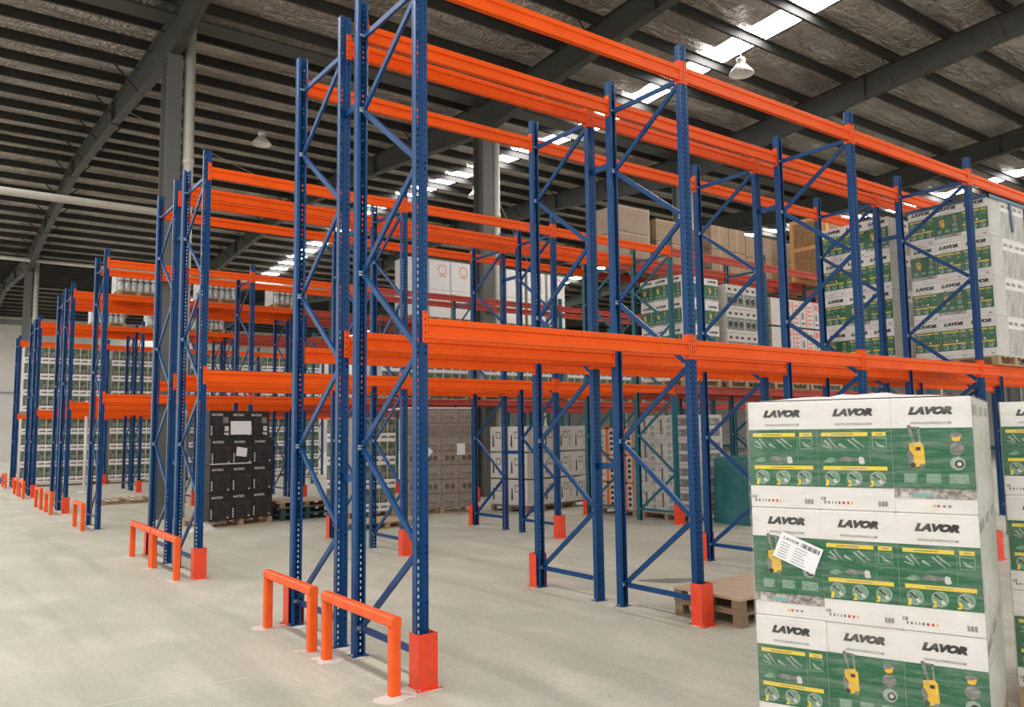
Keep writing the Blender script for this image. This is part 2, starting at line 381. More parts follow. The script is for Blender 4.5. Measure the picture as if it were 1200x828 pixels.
def brace_mesh(name, a, b, m, w=.045, bolts=True):
    """C-section lacing between two nodes in the YZ plane"""
    q = MB(); a, b = Vector(a), Vector(b); d = (b-a).normalized(); nn = d.cross(Vector((1, 0, 0))).normalized()
    q.bar(a, b, w, .003, m)
    q.bar(a+nn*(w/2)+Vector((.011, 0, 0)), b+nn*(w/2)+Vector((.011, 0, 0)), .003, .025, m); q.bar(a-nn*(w/2)+Vector((.011, 0, 0)), b-nn*(w/2)+Vector((.011, 0, 0)), .003, .025, m)
    if bolts:
        for p in (a+d*.02, b-d*.02): q.cyl(p+Vector((-.035, 0, 0)), p+Vector((-.001, 0, 0)), .011, 'galv', 6)
    return q.mesh(name)
NODES = [(1, .22, 0, .95), (0, .95, 1, 1.68), (1, 1.68, 0, 2.41), (0, 2.41, 1, 3.14), (1, 3.14, 0, 3.86), (0, 3.86, 1, 4.57), (1, 4.57, 0, 5.22)]
FRAME = {}
for cname in ('blue', 'teal'):
    yy = (.02, D-.02)
    FRAME[cname] = dict(post=post_mesh(cname),
        brace=[brace_mesh('diagonal_brace', (0, yy[a], za), (0, yy[b], zb), cname) for a, za, b, zb in NODES],
        horiz=[brace_mesh('horizontal_brace', (0, yy[0], z), (0, yy[1], z), cname) for z in (.22, 5.24)])
    b = MB(); b.box(-.07, .07, -.055, .055, 0, .006, cname); b.cyl((-.055, 0, .006), (-.055, 0, .02), .012, 'galv', 6); b.cyl((.055, 0, .006), (.055, 0, .02), .012, 'galv', 6)
    FRAME[cname]['plate'] = b.mesh('base_plate')
    FRAME[cname]['spacer'] = brace_mesh('row_spacer', (0, 0, 0), (0, 1, 0), cname, .06, False)
def upright(parent, x, cname):
    fr = put('upright_frame', None, parent, (x, 0, 0)); S = FRAME[cname]
    put('post', S['post'], fr, (0, 0, .004)); put('post', S['post'], fr, (0, D, .004), math.pi)
    for me in S['brace']: put('diagonal_brace', me, fr)
    for me in S['horiz']: put('horizontal_brace', me, fr)
    put('base_plate', S['plate'], fr); put('base_plate', S['plate'], fr, (0, D, 0))
    return fr
def beam_meshes(m):
    xa, xb = PW/2+.006, LB-PW/2-.006
    y0, y1 = -PD/2, -PD/2+.052
    prof = [(y0, -BH), (y1, -BH), (y1, -.106), (y1-.016, -.096), (y1-.016, -.060), (y1, -.050), (y1, 0), (y0+.026, 0), (y0+.026, -.018) if False else (y0+.004, 0), (y0, -.004), (y0, -.046), (y0+.013, -.056), (y0+.013, -.086), (y0, -.098)]
    q = MB(); n = len(prof)
    q.add([(x, a, z) for x in (xa, xb) for a, z in prof], [(i, (i+1) % n, n+(i+1) % n, n+i) for i in range(n)]+[tuple(range(n))[::-1], tuple(range(n, 2*n))], m)
    bm = q.mesh('beam')
    cs = []
    for s in (1, -1):
        c = MB()
        # plate across the post face with hook slots, and the leg the beam is welded to
        holed_strip(c, .004, PW/2+.006, -.185, .052, .05, .012, .018, m, y0-.004, -.16)
        holed_strip(c, .004, PW/2+.006, -.185, .052, .05, .012, .018, m, y0-.001, -.16)
        c.box(PW/2+.002, PW/2+.006, y0-.004, y0+.06, -.185, .052, m)
        c.box(.004, .0045, y0-.004, y0-.001, -.185, .052, m)
        if s < 0: c.v = [(LB-x, y, z) for x, y, z in c.v]; c.f = [f[::-1] for f in c.f]
        cs.append(c.mesh('beam_connector'))
    return bm, cs
BEAM = {k: beam_meshes(k) for k in ('orange', 'red')}
def beam(parent, x, rear, z, m):
    bm, cs = BEAM[m]
    loc, rz = ((x, 0, z), 0) if not rear else ((x+LB, D, z), math.pi)
    o = put('beam', bm, parent, loc, rz)
    for c in cs: put('beam_connector', c, o)
def rack(y0, frames, label, group, colour, x_off=0., spacer_gap=None):
    """frames: list of frame numbers; colour(bay) -> 'new' or 'old'"""
    R = thing('pallet_rack', label, 'pallet rack', (x_off, y0, 0), 0, group)
    for i in frames: upright(R, i*LB, 'blue' if colour(i-.5) == 'new' else 'teal')
    for i in frames[:-1]:
        for z in (Z1, Z2):
            for rear in (False, True): beam(R, i*LB, rear, z, 'orange' if colour(i+.25) == 'new' else 'red')
    if spacer_gap:
        for i in frames:
            S = FRAME['blue' if colour(i-.5) == 'new' else 'teal']['spacer']
            for z in (1.42, 4.66): put('row_spacer', S, R, (i*LB, D+PD/2-.01, z), 0, (1, spacer_gap-PD+.02, 1))
    return R
G2 = .53
RY = {'1': 0, '2': 5.646, '3': 12.609, '4': 16.926, '5': 23.47, '6': 29.54}
new = lambda b: 'new'
old3 = lambda b: 'new' if b < 2.4 else 'old'
old2 = lambda b: 'new' if b < 1.9 else 'old'
rack(RY['1'], list(range(0, 6)), 'front half of the nearest double rack, blue uprights and orange beams', 'rack rows beside the aisle', new, 0, GAP)
rack(RY['1']+D+GAP, list(range(0, 6)), 'rear half of the nearest double rack, blue uprights and orange beams', 'rack rows beside the aisle', new)
rack(RY['2'], list(range(0, 8)), 'front half of the second double rack, with old red beams at its far end', 'rack rows beside the aisle', old3, -.02, G2)
rack(RY['2']+D+G2, list(range(0, 8)), 'rear half of the second double rack, brown cartons on its top beams', 'rack rows beside the aisle', old3, -.02)
rack(RY['3'], list(range(0, 9)), 'single-depth third rack row just in front of the grey roof columns', 'rack rows beside the aisle', old2, -.04)
rack(RY['4'], list(range(0, 8)), 'front half of the fourth rack row, behind the grey roof columns', 'rack rows beside the aisle', old2, -.04, GAP)
rack(RY['4']+D+GAP, list(range(0, 8)), 'rear half of the fourth rack row, behind the grey roof columns', 'rack rows beside the aisle', old2, -.04)
rack(RY['5'], list(range(0, 7)), 'front half of the fifth rack row, deep in the hall', 'rack rows beside the aisle', old2, -.04, GAP)
rack(RY['5']+D+GAP, list(range(0, 7)), 'rear half of the fifth rack row, deep in the hall', 'rack rows beside the aisle', old2, -.04)
rack(RY['6'], list(range(0, 7)), 'farthest rack row, filled with green and white cartons', 'rack rows beside the aisle', new, -.04)

# post protectors: U-shaped shoes bolted to the floor round the outer posts
pr = MB()
pr.box(-.08, .08, -.115, -.109, 0, .38, 'protector'); pr.box(-.08, -.074, -.109, .015, 0, .38, 'protector'); pr.box(.074, .08, -.109, .015, 0, .38, 'protector')
prme = pr.mesh('post_protector')
ft = MB(); ft.box(-.105, .105, -.15, -.115, 0, .006, 'protector')
for sx in (-.08, .08): ft.cyl((sx, -.133, .006), (sx, -.133, .018), .009, 'galv', 6)
ftme = ft.mesh('foot_flange')
ORD = ['end', 'second', 'third', 'fourth', 'fifth', 'sixth', 'seventh', 'eighth']
ROWN = {'1': 'nearest double rack', '2': 'second double rack', '3': 'single third rack row', '4': 'fourth rack row', '5': 'fifth rack row', '6': 'farthest rack row'}
def protector(row, i, rear, y, xo=0.):
    side = 'rear' if rear else 'front'
    o = tag(put('post_protector', prme, None, (i*LB+xo, y, 0), math.pi if rear else 0),
            f'red-orange shoe at the {side} foot of the {ORD[i]} frame of the {ROWN[row]}', 'post protector', 'post protectors')
    put('foot_flange', ftme, o)
for i in range(0, 5): protector('1', i, False, 0)
for i in range(0, 5): protector('1', i, True, 2*D+GAP)
for i in range(0, 5): protector('2', i, False, RY['2'], -.02)
for i in range(0, 5): protector('2', i, True, RY['2']+2*D+G2, -.02)
for i in range(1, 5): protector('3', i, False, RY['3'], -.04)
for i in range(0, 4): protector('4', i, False, RY['4'], -.04)
for i in range(0, 2): protector('5', i, False, RY['5'], -.04)
for i in range(0, 2): protector('6', i, False, RY['6'], -.04)

# rack end guards: bent U frames of square tube set in the floor
def guard(x, ya, yb, label, h=.53):
    t = .075; yb, ya = max(ya, yb), min(ya, yb); L = yb-ya
    o = thing('rack_end_guard', label, 'rack guard', (x, ya, 0), 0, 'orange guards at the rack ends')
    c = .012
    def leg(y0, y1):
        q = MB(); pts = [(-t/2+c, y0), (t/2-c, y0), (t/2, y0+c), (t/2, y1-c), (t/2-c, y1), (-t/2+c, y1), (-t/2, y1-c), (-t/2, y0+c)]
        n = 8; q.add([(a, b, z) for z in (0, h-t) for a, b in pts], [(i, (i+1) % n, n+(i+1) % n, n+i) for i in range(n)]+[tuple(range(n))[::-1], tuple(range(n, 2*n))], 'guard')
        return q.mesh('leg')
    put('leg', leg(0, t), o); put('leg', leg(L-t, L), o)
    q = MB(); pts = [(-t/2+c, h-t), (t/2-c, h-t), (t/2, h-t+c), (t/2, h-c), (t/2-c, h), (-t/2+c, h), (-t/2, h-c), (-t/2, h-t+c)]; n = 8
    q.add([(a, y, z) for y in (0, L) for a, z in pts], [(i, n+i, n+(i+1) % n, (i+1) % n) for i in range(n)]+[tuple(range(n)), tuple(range(n, 2*n))[::-1]], 'guard')
    put('rail', q.mesh('rail'), o)
for row, lst in {'1': ((-.25, -.12, 1.10), (-.25, 1.33, 2.46)), '2': ((-.28, 5.58, 6.88), (-.28, 6.93, 8.25)), '3': ((-.32, 12.44, 13.50),),
                 '4': ((-.36, 16.65, 17.65), (-.38, 18.40, 19.50)), '5': ((-.34, 22.95, 24.2), (-.34, 24.6, 25.75)), '6': ((-.32, 29.2, 30.5),)}.items():
    for k, (x, a, b) in enumerate(lst):
        which = '' if len(lst) == 1 else ('front ' if k == 0 else 'rear ')
        guard(x, a, b, f'orange tube guard across the {which}half end of the {ROWN[row]}' if which else f'orange tube guard across the end of the {ROWN[row]}')
# pale dust left round the drilled feet
ds = MB(); rd = random.Random(5)
for row, lst in {'1': ((-.25, -.08), (-.25, 1.06), (-.25, 1.37), (-.25, 2.42), (0, -.03), (0, D), (0, D+GAP), (0, 2.37)), '2': ((-.28, 5.62), (-.28, 6.86), (-.28, 8.2), (0, 5.62), (1.7, 11.0)), '3': ((-.32, 12.5), (-.32, 13.4)), '4': ((2.957, 0), (2.957, D))}.items():
    for (cx, cy) in lst:
        for k in range(9):
            a = rd.uniform(0, 6.28); r = rd.uniform(0, .13); s = rd.uniform(.025, .075) if k else .12
            px, py = cx+r*math.cos(a), cy+r*math.sin(a); n = 9; z = .0012+.0002*k
            ds.add([(px+s*rd.uniform(.6, 1.1)*math.cos(6.283*i/n), py+s*rd.uniform(.6, 1.1)*math.sin(6.283*i/n), z) for i in range(n)], [tuple(range(n))], 'dust')
stuff(put('drilling_dust', ds.mesh('drilling_dust')))

# ------------------------------------------------------------------ pallets
def pallet_parts(L, Wd, m, top='boards'):
    """L along x, Wd along y, 0.13 high; list of (name, mesh, loc)"""
    P = []
    bl = MB(); bl.box(-.05, .05, -.045, .045, .022, .108, m); blm = bl.mesh('block')
    for x in (.05, L/2, L-.05):
        for y in (.045, Wd/2, Wd-.045): P.append(('block', blm, (x, y, 0)))
    bb = MB(); bb.box(0, L, -.045, .045, 0, .022, m); bbm = bb.mesh('bottom_board')
    for y in (.045, Wd/2, Wd-.045): P.append(('bottom_board', bbm, (0, y, 0)))
    if top == 'boards':
        nb = 7; db = MB(); db.box(-.045, .045, 0, Wd, .108, .13, m); dbm = db.mesh('deck_board')
        for k in range(nb): P.append(('deck_board', dbm, (.045+(L-.09)*k/(nb-1), 0, 0)))
    else:
        db = MB(); db.box(0, L, 0, Wd, .108, .13, top); P.append(('deck_sheet', db.mesh('deck_sheet'), (0, 0, 0)))
    return P
PAL = {}
def pallet(x, y, z, rz, L, Wd, label, m='wood', top='boards', group=None, detail=True):
    k = (L, Wd, m, top)
    if k not in PAL: PAL[k] = pallet_parts(L, Wd, m, top)
    if not detail:
        kk = k+('one',)
        if kk not in PAL:
            q = MB()
            for yy in (0, Wd/2-.045, Wd-.09):
                q.box(0, L, yy, yy+.09, 0, .022, m)
                for xx in (0, L/2-.05, L-.1): q.box(xx, xx+.1, yy, yy+.09, .022, .108, m)
            q.box(0, L, 0, Wd, .108, .13, m); PAL[kk] = q.mesh('pallet')
        return tag(put('pallet', PAL[kk], None, (x, y, z), rz), label, 'pallet', group)
    o = thing('pallet', label, 'pallet', (x, y, z), rz, group)
    for n_, me, loc in PAL[k]: put(n_, me, o, loc)
    return o

# ------------------------------------------------------------------ cartons
def body_mesh(w_, d_, h_, m, side=None):
    q = MB(); c = .004
    v = []
    for (z, i) in ((0, c), (c, 0), (h_-c, 0), (h_, c)):
        v += [(i, i, z), (w_-i, i, z), (w_-i, d_-i, z), (i, d_-i, z)]
    q.add(v, [(3, 2, 1, 0), (12, 13, 14, 15)]+[(4*j, 4*j+1, 4*j+5, 4*j+4) for j in range(3)]+[(4*j+2, 4*j+3, 4*j+7, 4*j+6) for j in range(3)], m)
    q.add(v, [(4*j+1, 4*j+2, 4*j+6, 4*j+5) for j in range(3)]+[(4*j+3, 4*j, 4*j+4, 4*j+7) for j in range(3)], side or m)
    return q.mesh('carton_body')
BW, BD, BHT = .3827, .48, .6035
def green_art(kind):
    w_, h_ = BW, BHT; q = MB()
    U = lambda u: u*w_
    Vv = lambda v: v*h_
    q.rect(.0005, w_-.0005, Vv(.205), Vv(.735), 'green')
    if kind == 'A':
        q.rect(U(.06), U(.69), Vv(.668), Vv(.703), 'yellow', -.0018); q.rect(U(.75), U(.93), Vv(.668), Vv(.703), 'yellow', -.0018)
        q.rect(U(.07), U(.93), Vv(.362), Vv(.397), 'yellow', -.0018)
        q.rect(U(.2), U(.5), Vv(.681), Vv(.689), 'greyink', -.0022); q.rect(U(.80), U(.89), Vv(.681), Vv(.689), 'greyink', -.0022); q.rect(U(.32), U(.66), Vv(.376), Vv(.383), 'greyink', -.0022)
        q.rect(U(.745), U(.935), Vv(.548), Vv(.656), 'palegreen', -.0016); q.rect(U(.757), U(.923), Vv(.556), Vv(.648), 'green', -.0019)
        q.poly([(U(.78), Vv(.625)), (U(.84), Vv(.60)), (U(.91), Vv(.575)), (U(.91), Vv(.562)), (U(.82), Vv(.575))], 'lightink', -.0022)
        q.rect(U(.712), U(.718), Vv(.42), Vv(.66), 'palegreen', -.0016)
        # spray lances and hoses
        for (a, b, c, d, t) in ((.10, .63, .20, .57, .02), (.16, .65, .27, .56, .012), (.30, .60, .40, .56, .02), (.42, .64, .58, .55, .014), (.48, .65, .64, .57, .016), (.08, .585, .2, .555, .012)):
            dx, dz = U(c-a), Vv(d-b); ll = math.hypot(dx, dz); nx, nz = -dz/ll*t*w_, dx/ll*t*w_
            q.poly([(U(a)-nx, Vv(b)-nz), (U(c)-nx*.4, Vv(d)-nz*.4), (U(c)+nx*.4, Vv(d)+nz*.4), (U(a)+nx, Vv(b)+nz)], 'lightink', -.0021)
        q.poly([(U(.08), Vv(.44)), (U(.16), Vv(.475)), (U(.24), Vv(.47)), (U(.26), Vv(.44)), (U(.16), Vv(.425))], 'palegreen', -.0018)
        q.poly([(U(.27), Vv(.455)), (U(.36), Vv(.485)), (U(.52), Vv(.475)), (U(.60), Vv(.45)), (U(.45), Vv(.44)), (U(.33), Vv(.44))], 'greyink', -.0018)
        q.poly([(U(.56), Vv(.425)), (U(.56), Vv(.475)), (U(.585), Vv(.485)), (U(.625), Vv(.475)), (U(.64), Vv(.425)), (U(.60), Vv(.415))], 'whiteink', -.0022)
        for k, u in enumerate((.19, .49, .80)):
            cx, cz = U(u), Vv(.288); r = .105*w_
            q.disc(cx, cz, r, 'palegreen', -.0016); q.ring(cx, cz, r, .006, 'lightink', -.0022)
            q.poly([(cx-.01, cz+.6*r), (cx+.7*r, cz-.55*r), (cx+.25*r, cz-.72*r)], 'whiteink', -.0024)
            q.poly([(cx-.75*r, cz+.5*r), (cx-.5*r, cz+.65*r), (cx+.3*r, cz-.05*r), (cx+.15*r, cz-.2*r)], 'ink', -.0026)
        x = .06
        for k, (ww, mm) in enumerate(((.025, 'greyink'), (.025, 'greyink'), (.018, 'lightink'), (.018, 'greyink'), (.022, 'ink'), (.035, 'redink'), (.03, 'redink'), (.02, 'orangeyellow'))):
            q.rect(U(x), U(x+ww), Vv(.055), Vv(.078), mm); x += ww+.028
        x = .79
        for k in range(8): q.rect(U(x), U(x+(.008 if k % 3 else .013)), Vv(.045), Vv(.09), 'greyink'); x += .0155
        q.rect(U(.30), U(.62), Vv(.115), Vv(.175), 'carton', -.0008)
    else:
        # upright washer machine: handle, yellow housing, wheels
        q.poly([(U(.20), Vv(.755)), (U(.245), Vv(.765)), (U(.30), Vv(.60)), (U(.27), Vv(.60))], 'greyink', -.0018)
        q.poly([(U(.245), Vv(.75)), (U(.36), Vv(.742)), (U(.36), Vv(.725)), (U(.25), Vv(.73))], 'greyink', -.0018)
        q.poly([(U(.33), Vv(.742)), (U(.36), Vv(.742)), (U(.37), Vv(.60)), (U(.345), Vv(.60))], 'greyink', -.0018)
        q.poly([(U(.22), Vv(.60)), (U(.36), Vv(.615)), (U(.40), Vv(.58)), (U(.41), Vv(.44)), (U(.39), Vv(.405)), (U(.27), Vv(.395)), (U(.225), Vv(.42))], 'orangeyellow', -.0022)
        q.poly([(U(.19), Vv(.53)), (U(.235), Vv(.535)), (U(.27), Vv(.50)), (U(.265), Vv(.41)), (U(.22), Vv(.395))], 'greyink', -.0024)
        q.disc(U(.255), Vv(.415), .03*w_*1.2, 'ink', -.0027, 14); q.disc(U(.37), Vv(.405), .03*w_*1.1, 'greyink', -.0027, 14)
        q.rect(U(.30), U(.36), Vv(.54), Vv(.57), 'ink', -.0027); q.rect(U(.37), U(.385), Vv(.47), Vv(.56), 'yellow', -.0027)
        q.poly([(U(.72), Vv(.68)), (U(.80), Vv(.70)), (U(.88), Vv(.675)), (U(.84), Vv(.63)), (U(.76), Vv(.635))], 'greyink', -.002)
        q.poly([(U(.74), Vv(.645)), (U(.86), Vv(.665)), (U(.84), Vv(.622)), (U(.77), Vv(.618))], 'orangeyellow', -.0024)
        q.disc(U(.80), Vv(.555), .088*w_, 'greyink', -.002); q.disc(U(.80), Vv(.43), .092*w_, 'lightink', -.002); q.disc(U(.82), Vv(.425), .055*w_, 'ink', -.0024, 14); q.disc(U(.82), Vv(.425), .028*w_, 'whiteink', -.0027, 12)
        for u0_, u1_ in ((.13, .30), (.41, .59), (.69, .92)):
            q.rect(U(u0_), U(u1_), Vv(.26), Vv(.34), 'palegreen', -.0017)
            for k in range(4): q.rect(U(u0_+.01), U(u1_-.02-.02*(k % 2)), Vv(.325-.018*k), Vv(.331-.018*k), 'lightink', -.0021)
        q.rect(.0005, w_-.0005, Vv(.125), Vv(.21), 'photo', -.0018); q.disc(U(.13), Vv(.15), .05*w_, 'whiteink', -.0022, 14)
        q.rect(U(.24), U(.48), Vv(.14), Vv(.172), 'bluegreen', -.0022)
        for u, mm in ((.47, 'orangeyellow'), (.52, 'redink'), (.59, 'greyink'), (.655, 'greyink')): q.rect(U(u), U(u+.035), Vv(.055), Vv(.075), mm)
    return q.mesh('printed_panel')
def plain_art():
    q = MB(); q.rect(.004, BW-.004, BHT*.02, BHT*.70, 'greystripe'); q.rect(.03, BW*.42, BHT*.80, BHT*.88, 'greyink'); q.rect(BW*.55, BW*.85, BHT*.80, BHT*.88, 'greyink'); return q.mesh('printed_panel')
def far_art():
    q = MB(); q.rect(.004, BW*.48, BHT*.36, BHT*.98, 'farprint'); q.rect(BW*.52, BW-.004, BHT*.36, BHT*.98, 'farprint')
    for u in (.14, .64): q.poly([(BW*u, BHT*.42), (BW*(u+.18), BHT*.42), (BW*(u+.2), BHT*.6), (BW*(u+.1), BHT*.74), (BW*u, BHT*.62)], 'greyink', -.002)
    return q.mesh('printed_panel')
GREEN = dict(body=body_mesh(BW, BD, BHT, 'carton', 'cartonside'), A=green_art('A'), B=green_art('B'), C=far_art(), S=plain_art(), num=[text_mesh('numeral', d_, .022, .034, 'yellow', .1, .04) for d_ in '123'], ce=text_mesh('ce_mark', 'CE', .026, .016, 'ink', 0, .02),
             logo=text_mesh('brand_lettering', 'LAVOR', BW*.55, BHT*.072, 'ink', .30, .085), url=text_mesh('web_address', 'WWW.LAVORWASH.COM', BW*.50, BHT*.022, 'greyink', 0, .012))
def green_carton(x, y, z, rz, label, kind='A', sx=1., sy=1., sz=1., group=None, small=False, big=False):
    o = tag(put('printed_carton', GREEN['body'], None, (x, y, z), rz, (sx, sy, sz)), label, 'carton', group)
    put('printed_panel', GREEN[kind], o)
    if kind == 'S': return o
    if kind == 'C':
        for u in (.27, .75): put('brand_lettering', GREEN['logo'], o, (BW*u, -.0015, BHT*.18), 0, (.72, 1, 1.5))
        return o
    put('brand_lettering', GREEN['logo'], o, (BW*.5, -.0015, BHT*.885), 0, (1.35, 1, 1.35) if big else None)
    if not small: put('web_address', GREEN['url'], o, (BW*.5, -.0015, BHT*.778))
    if not small and not big and kind == 'A':
        for me, u in zip(GREEN['num'], (.12, .42, .72)): put('numeral', me, o, (BW*u, -.0035, BHT*.245))
        put('ce_mark', GREEN['ce'], o, (BW*.05, -.0022, BHT*.10))
    return o
def side_print(o):   # faint print on the carton end that the film veils
    if 'side' not in GREEN:
        q = MB(); q.rect(.004, BD-.004, BHT*.205, BHT*.735, 'sideprint', -.0012); q.rect(.06, BD*.45, BHT*.84, BHT*.93, 'greyink', -.0012); q.rect(BD*.5, BD*.8, BHT*.84, BHT*.93, 'greyink', -.0012); q.rect(.1, .2, BHT*.3, BHT*.6, 'cartonside', -.0016)
        q.v = [(BW-yy, xx, z_) for xx, yy, z_ in q.v]; GREEN['side'] = q.mesh('side_panel')
    put('side_panel', GREEN['side'], o)

def film(pts, z0, z1, label, seed=0, top=False):
    """loose clear film hugging a rectangular stack; pts are its four corners anticlockwise"""
    r = random.Random(seed); q = MB(); ring = []
    for k in range(4):
        a, b = Vector(pts[k]), Vector(pts[(k+1) % 4])
        for i in range(10): ring.append(a.lerp(b, i/10))
    nz = 14; n = len(ring); cx = sum((p for p in ring), Vector((0, 0)))/n
    V = []
    for j in range(nz+1):
        for p in ring:
            d = (p-cx).normalized()*(.006+r.uniform(0, .007)); V.append((p.x+d.x, p.y+d.y, z0+(z1-z0)*j/nz))
    F = [(j*n+i, j*n+(i+1) % n, (j+1)*n+(i+1) % n, (j+1)*n+i) for j in range(nz) for i in range(n)]
    q.add(V, F, 'film'); me = q.mesh('stretch_film', True)
    return tag(put('stretch_film', me), label, 'plastic film', 'stretch film round pallet loads')

# ---- the stack of green and white cartons in front, right
ANG = -1.2100
E = Vector((math.cos(ANG), math.sin(ANG))); N = Vector((-math.sin(ANG), math.cos(ANG)))
S1 = Vector((.959, -2.194))
kinds = {(0, 2): 'A', (1, 2): 'A', (2, 2): 'B', (0, 1): 'B', (1, 1): 'A', (2, 1): 'A', (0, 0): 'A', (1, 0): 'B', (2, 0): 'B'}
LAY = ['bottom', 'middle', 'top']; POS = ['left', 'centre', 'right']
PRT = {'A': 'accessory pictures', 'B': 'a yellow machine'}
jr = random.Random(11)
for (i, k), kd in kinds.items():
    p = S1+E*(i*BW+.0015)+N*jr.uniform(0, .010)
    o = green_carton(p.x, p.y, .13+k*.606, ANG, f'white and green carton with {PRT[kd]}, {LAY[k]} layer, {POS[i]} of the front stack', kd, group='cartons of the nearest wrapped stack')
    if i == 2: side_print(o)
    if (i, k) == (0, 1):
        lb = MB(); lb.rect(-.12, .12, -.075, .075, 'paper', 0)
        x = .005
        for c in range(11): lb.rect(x, x+(.007 if c % 3 else .004), .035, .060, 'ink', -.0004); x += .0095
        for rr in range(6):
            lb.rect(-.10, -.10+.05, .018-.016*rr, .022-.016*rr, 'greyink', -.0004); lb.rect(-.02, -.02+.09*jr.uniform(.5, 1), .018-.016*rr, .0215-.016*rr, 'greyink', -.0004)
        lo = put('shipping_label', lb.mesh('shipping_label'), o, (BW*.66, -.016, BHT*.60)); lo.rotation_euler = (0, math.radians(22), 0); lo['label'] = 'white paper shipping label stuck on askew'
        put('label_lettering', text_mesh('label_lettering', 'LAVOR', .09, .017, 'ink', .25, .02), lo, (-.055, -.0006, .048))
for dd in (1, 2):
    for k in range(3):
        p = S1+E*(2*BW)+N*(dd*BD)
        o = green_carton(p.x, p.y, .13+k*.606, ANG, f'white and green carton, {LAY[k]} layer, {"second" if dd == 1 else "third"} on the end face of the front stack', 'A', group='cartons of the nearest wrapped stack')
        side_print(o)
W1 = 3*BW; D1 = 3*BD
c0 = S1; film([c0, c0+E*W1, c0+E*W1+N*D1, c0+N*D1], .14, 1.95, 'clear film wrapped round the nearest stack of green and white cartons', 1)
pc = S1; pallet(pc.x, pc.y, 0, ANG, 1.15, 1.44, 'wooden pallet under the nearest wrapped stack of cartons')
tp_ = MB(); rr = random.Random(4); V = []; nx_, ny_ = 14, 6
for j in range(ny_+1):
    for i in range(nx_+1):
        hump = .035*max(0, math.sin(math.pi*i/nx_))*max(0, math.sin(math.pi*j/ny_))
        V.append((.05+1.05*i/nx_, .02+.4*j/ny_, .004+hump*rr.uniform(.4, 1.1)))
tp_.add(V, [(j*(nx_+1)+i, j*(nx_+1)+i+1, (j+1)*(nx_+1)+i+1, (j+1)*(nx_+1)+i) for j in range(ny_) for i in range(nx_)], 'carton')
tag(put('top_sheet', tp_.mesh('top_sheet', True), None, (S1.x, S1.y, .13+3*.606), ANG), 'crumpled white sheet lying on top of the nearest carton stack', 'sheet')
# second stack at the right edge of the picture
S2 = Vector((2.79, -2.80))
for k in range(3):
    for j in range(2):
        for i in range(3):
            p = S2+E*(i*BW+.001)+N*(j*BD)
            o = green_carton(p.x, p.y, .13+k*.606, ANG, f'white and green carton, {LAY[k]} layer, {POS[i]} column, {"front" if j == 0 else "back"} row of the right edge stack', 'A', group='cartons of the stack at the right edge')
            if i == 2: side_print(o)
film([S2, S2+E*(3*BW), S2+E*(3*BW)+N*2*BD, S2+N*2*BD], .14, 1.95, 'clear film round the stack half hidden at the right edge', 2)
pallet(S2.x, S2.y, 0, ANG, 1.15, .98, 'wooden pallet under the stack half hidden at the right edge')
# two stacked pallets at the second frame
pallet(3.10, .42, 0, -math.pi/2, .80, 1.15, 'lower of the two weathered pallets stacked beside the second frame', 'oldwood', 'oldwood')
pallet(3.10, .43, .13, -math.pi/2, .80, 1.15, 'upper of the two stacked pallets, with a plywood deck', 'oldwood', 'ply')

# ---- generic stacks of cartons (only the sides one can see are built)
LN = ['bottom', 'second', 'third', 'fourth', 'fifth', 'sixth', 'seventh', 'eighth']
CN = ['first', 'second', 'third', 'fourth', 'fifth', 'sixth', 'seventh']
def where(i, j, k, left, nz):
    lay = 'top' if k == nz-1 else LN[k]
    return f'{lay} layer, {CN[j]} on its end face' if left else f'{lay} layer, {CN[i]} column'
def stack(x, y, z, rz, nx, ny, nz, size, maker, faces=('front', 'left')):
    """carton grid; front = local -y row, left = local -x column. maker(px, py, pz, rot, i, j, k, faceleft)"""
    wx, wy, wz = size; c, s = math.cos(rz), math.sin(rz)
    for k in range(nz):
        for j in range(ny):
            for i in range(nx):
                if not ((j == 0 and 'front' in faces) or (i == 0 and 'left' in faces)): continue
                left = (i == 0 and 'left' in faces and not (j == 0 and 'cornerfront' in faces))
                lx, ly = i*wx, j*wy
                if left: lx, ly, r = i*wx, (j+1)*wy, rz-math.pi/2
                else: r = rz
                maker(x+c*lx-s*ly, y+s*lx+c*ly, z+k*wz, r, i, j, k, left)
LVL1 = Z1
def green_load(x, y, z, rz, nx, ny, nz, size, label, group, faces=('front', 'left'), small=False, kinds_='AAB', plt=True, big=True, plain_front=False):
    wx, wy, wz = size
    rr = random.Random(int(x*100+y*10))
    def mk(px, py, pz, r, i, j, k, left):
        sx = (wy if left else wx)/BW; sy = (wx if left else wy)/BD
        green_carton(px, py, pz, r, label+', '+where(i, j, k, left, nz), ('S' if plain_front and not left else rr.choice(kinds_)), sx*.995, sy*.995, wz/BHT*.995, group, small, big)
    if plt: pallet(x, y, z, rz, nx*wx, ny*wy, 'wooden pallet under the '+group, 'wood', 'boards', None, detail=not small)
    stack(x, y, z+.13, rz, nx, ny, nz, size, mk, faces)
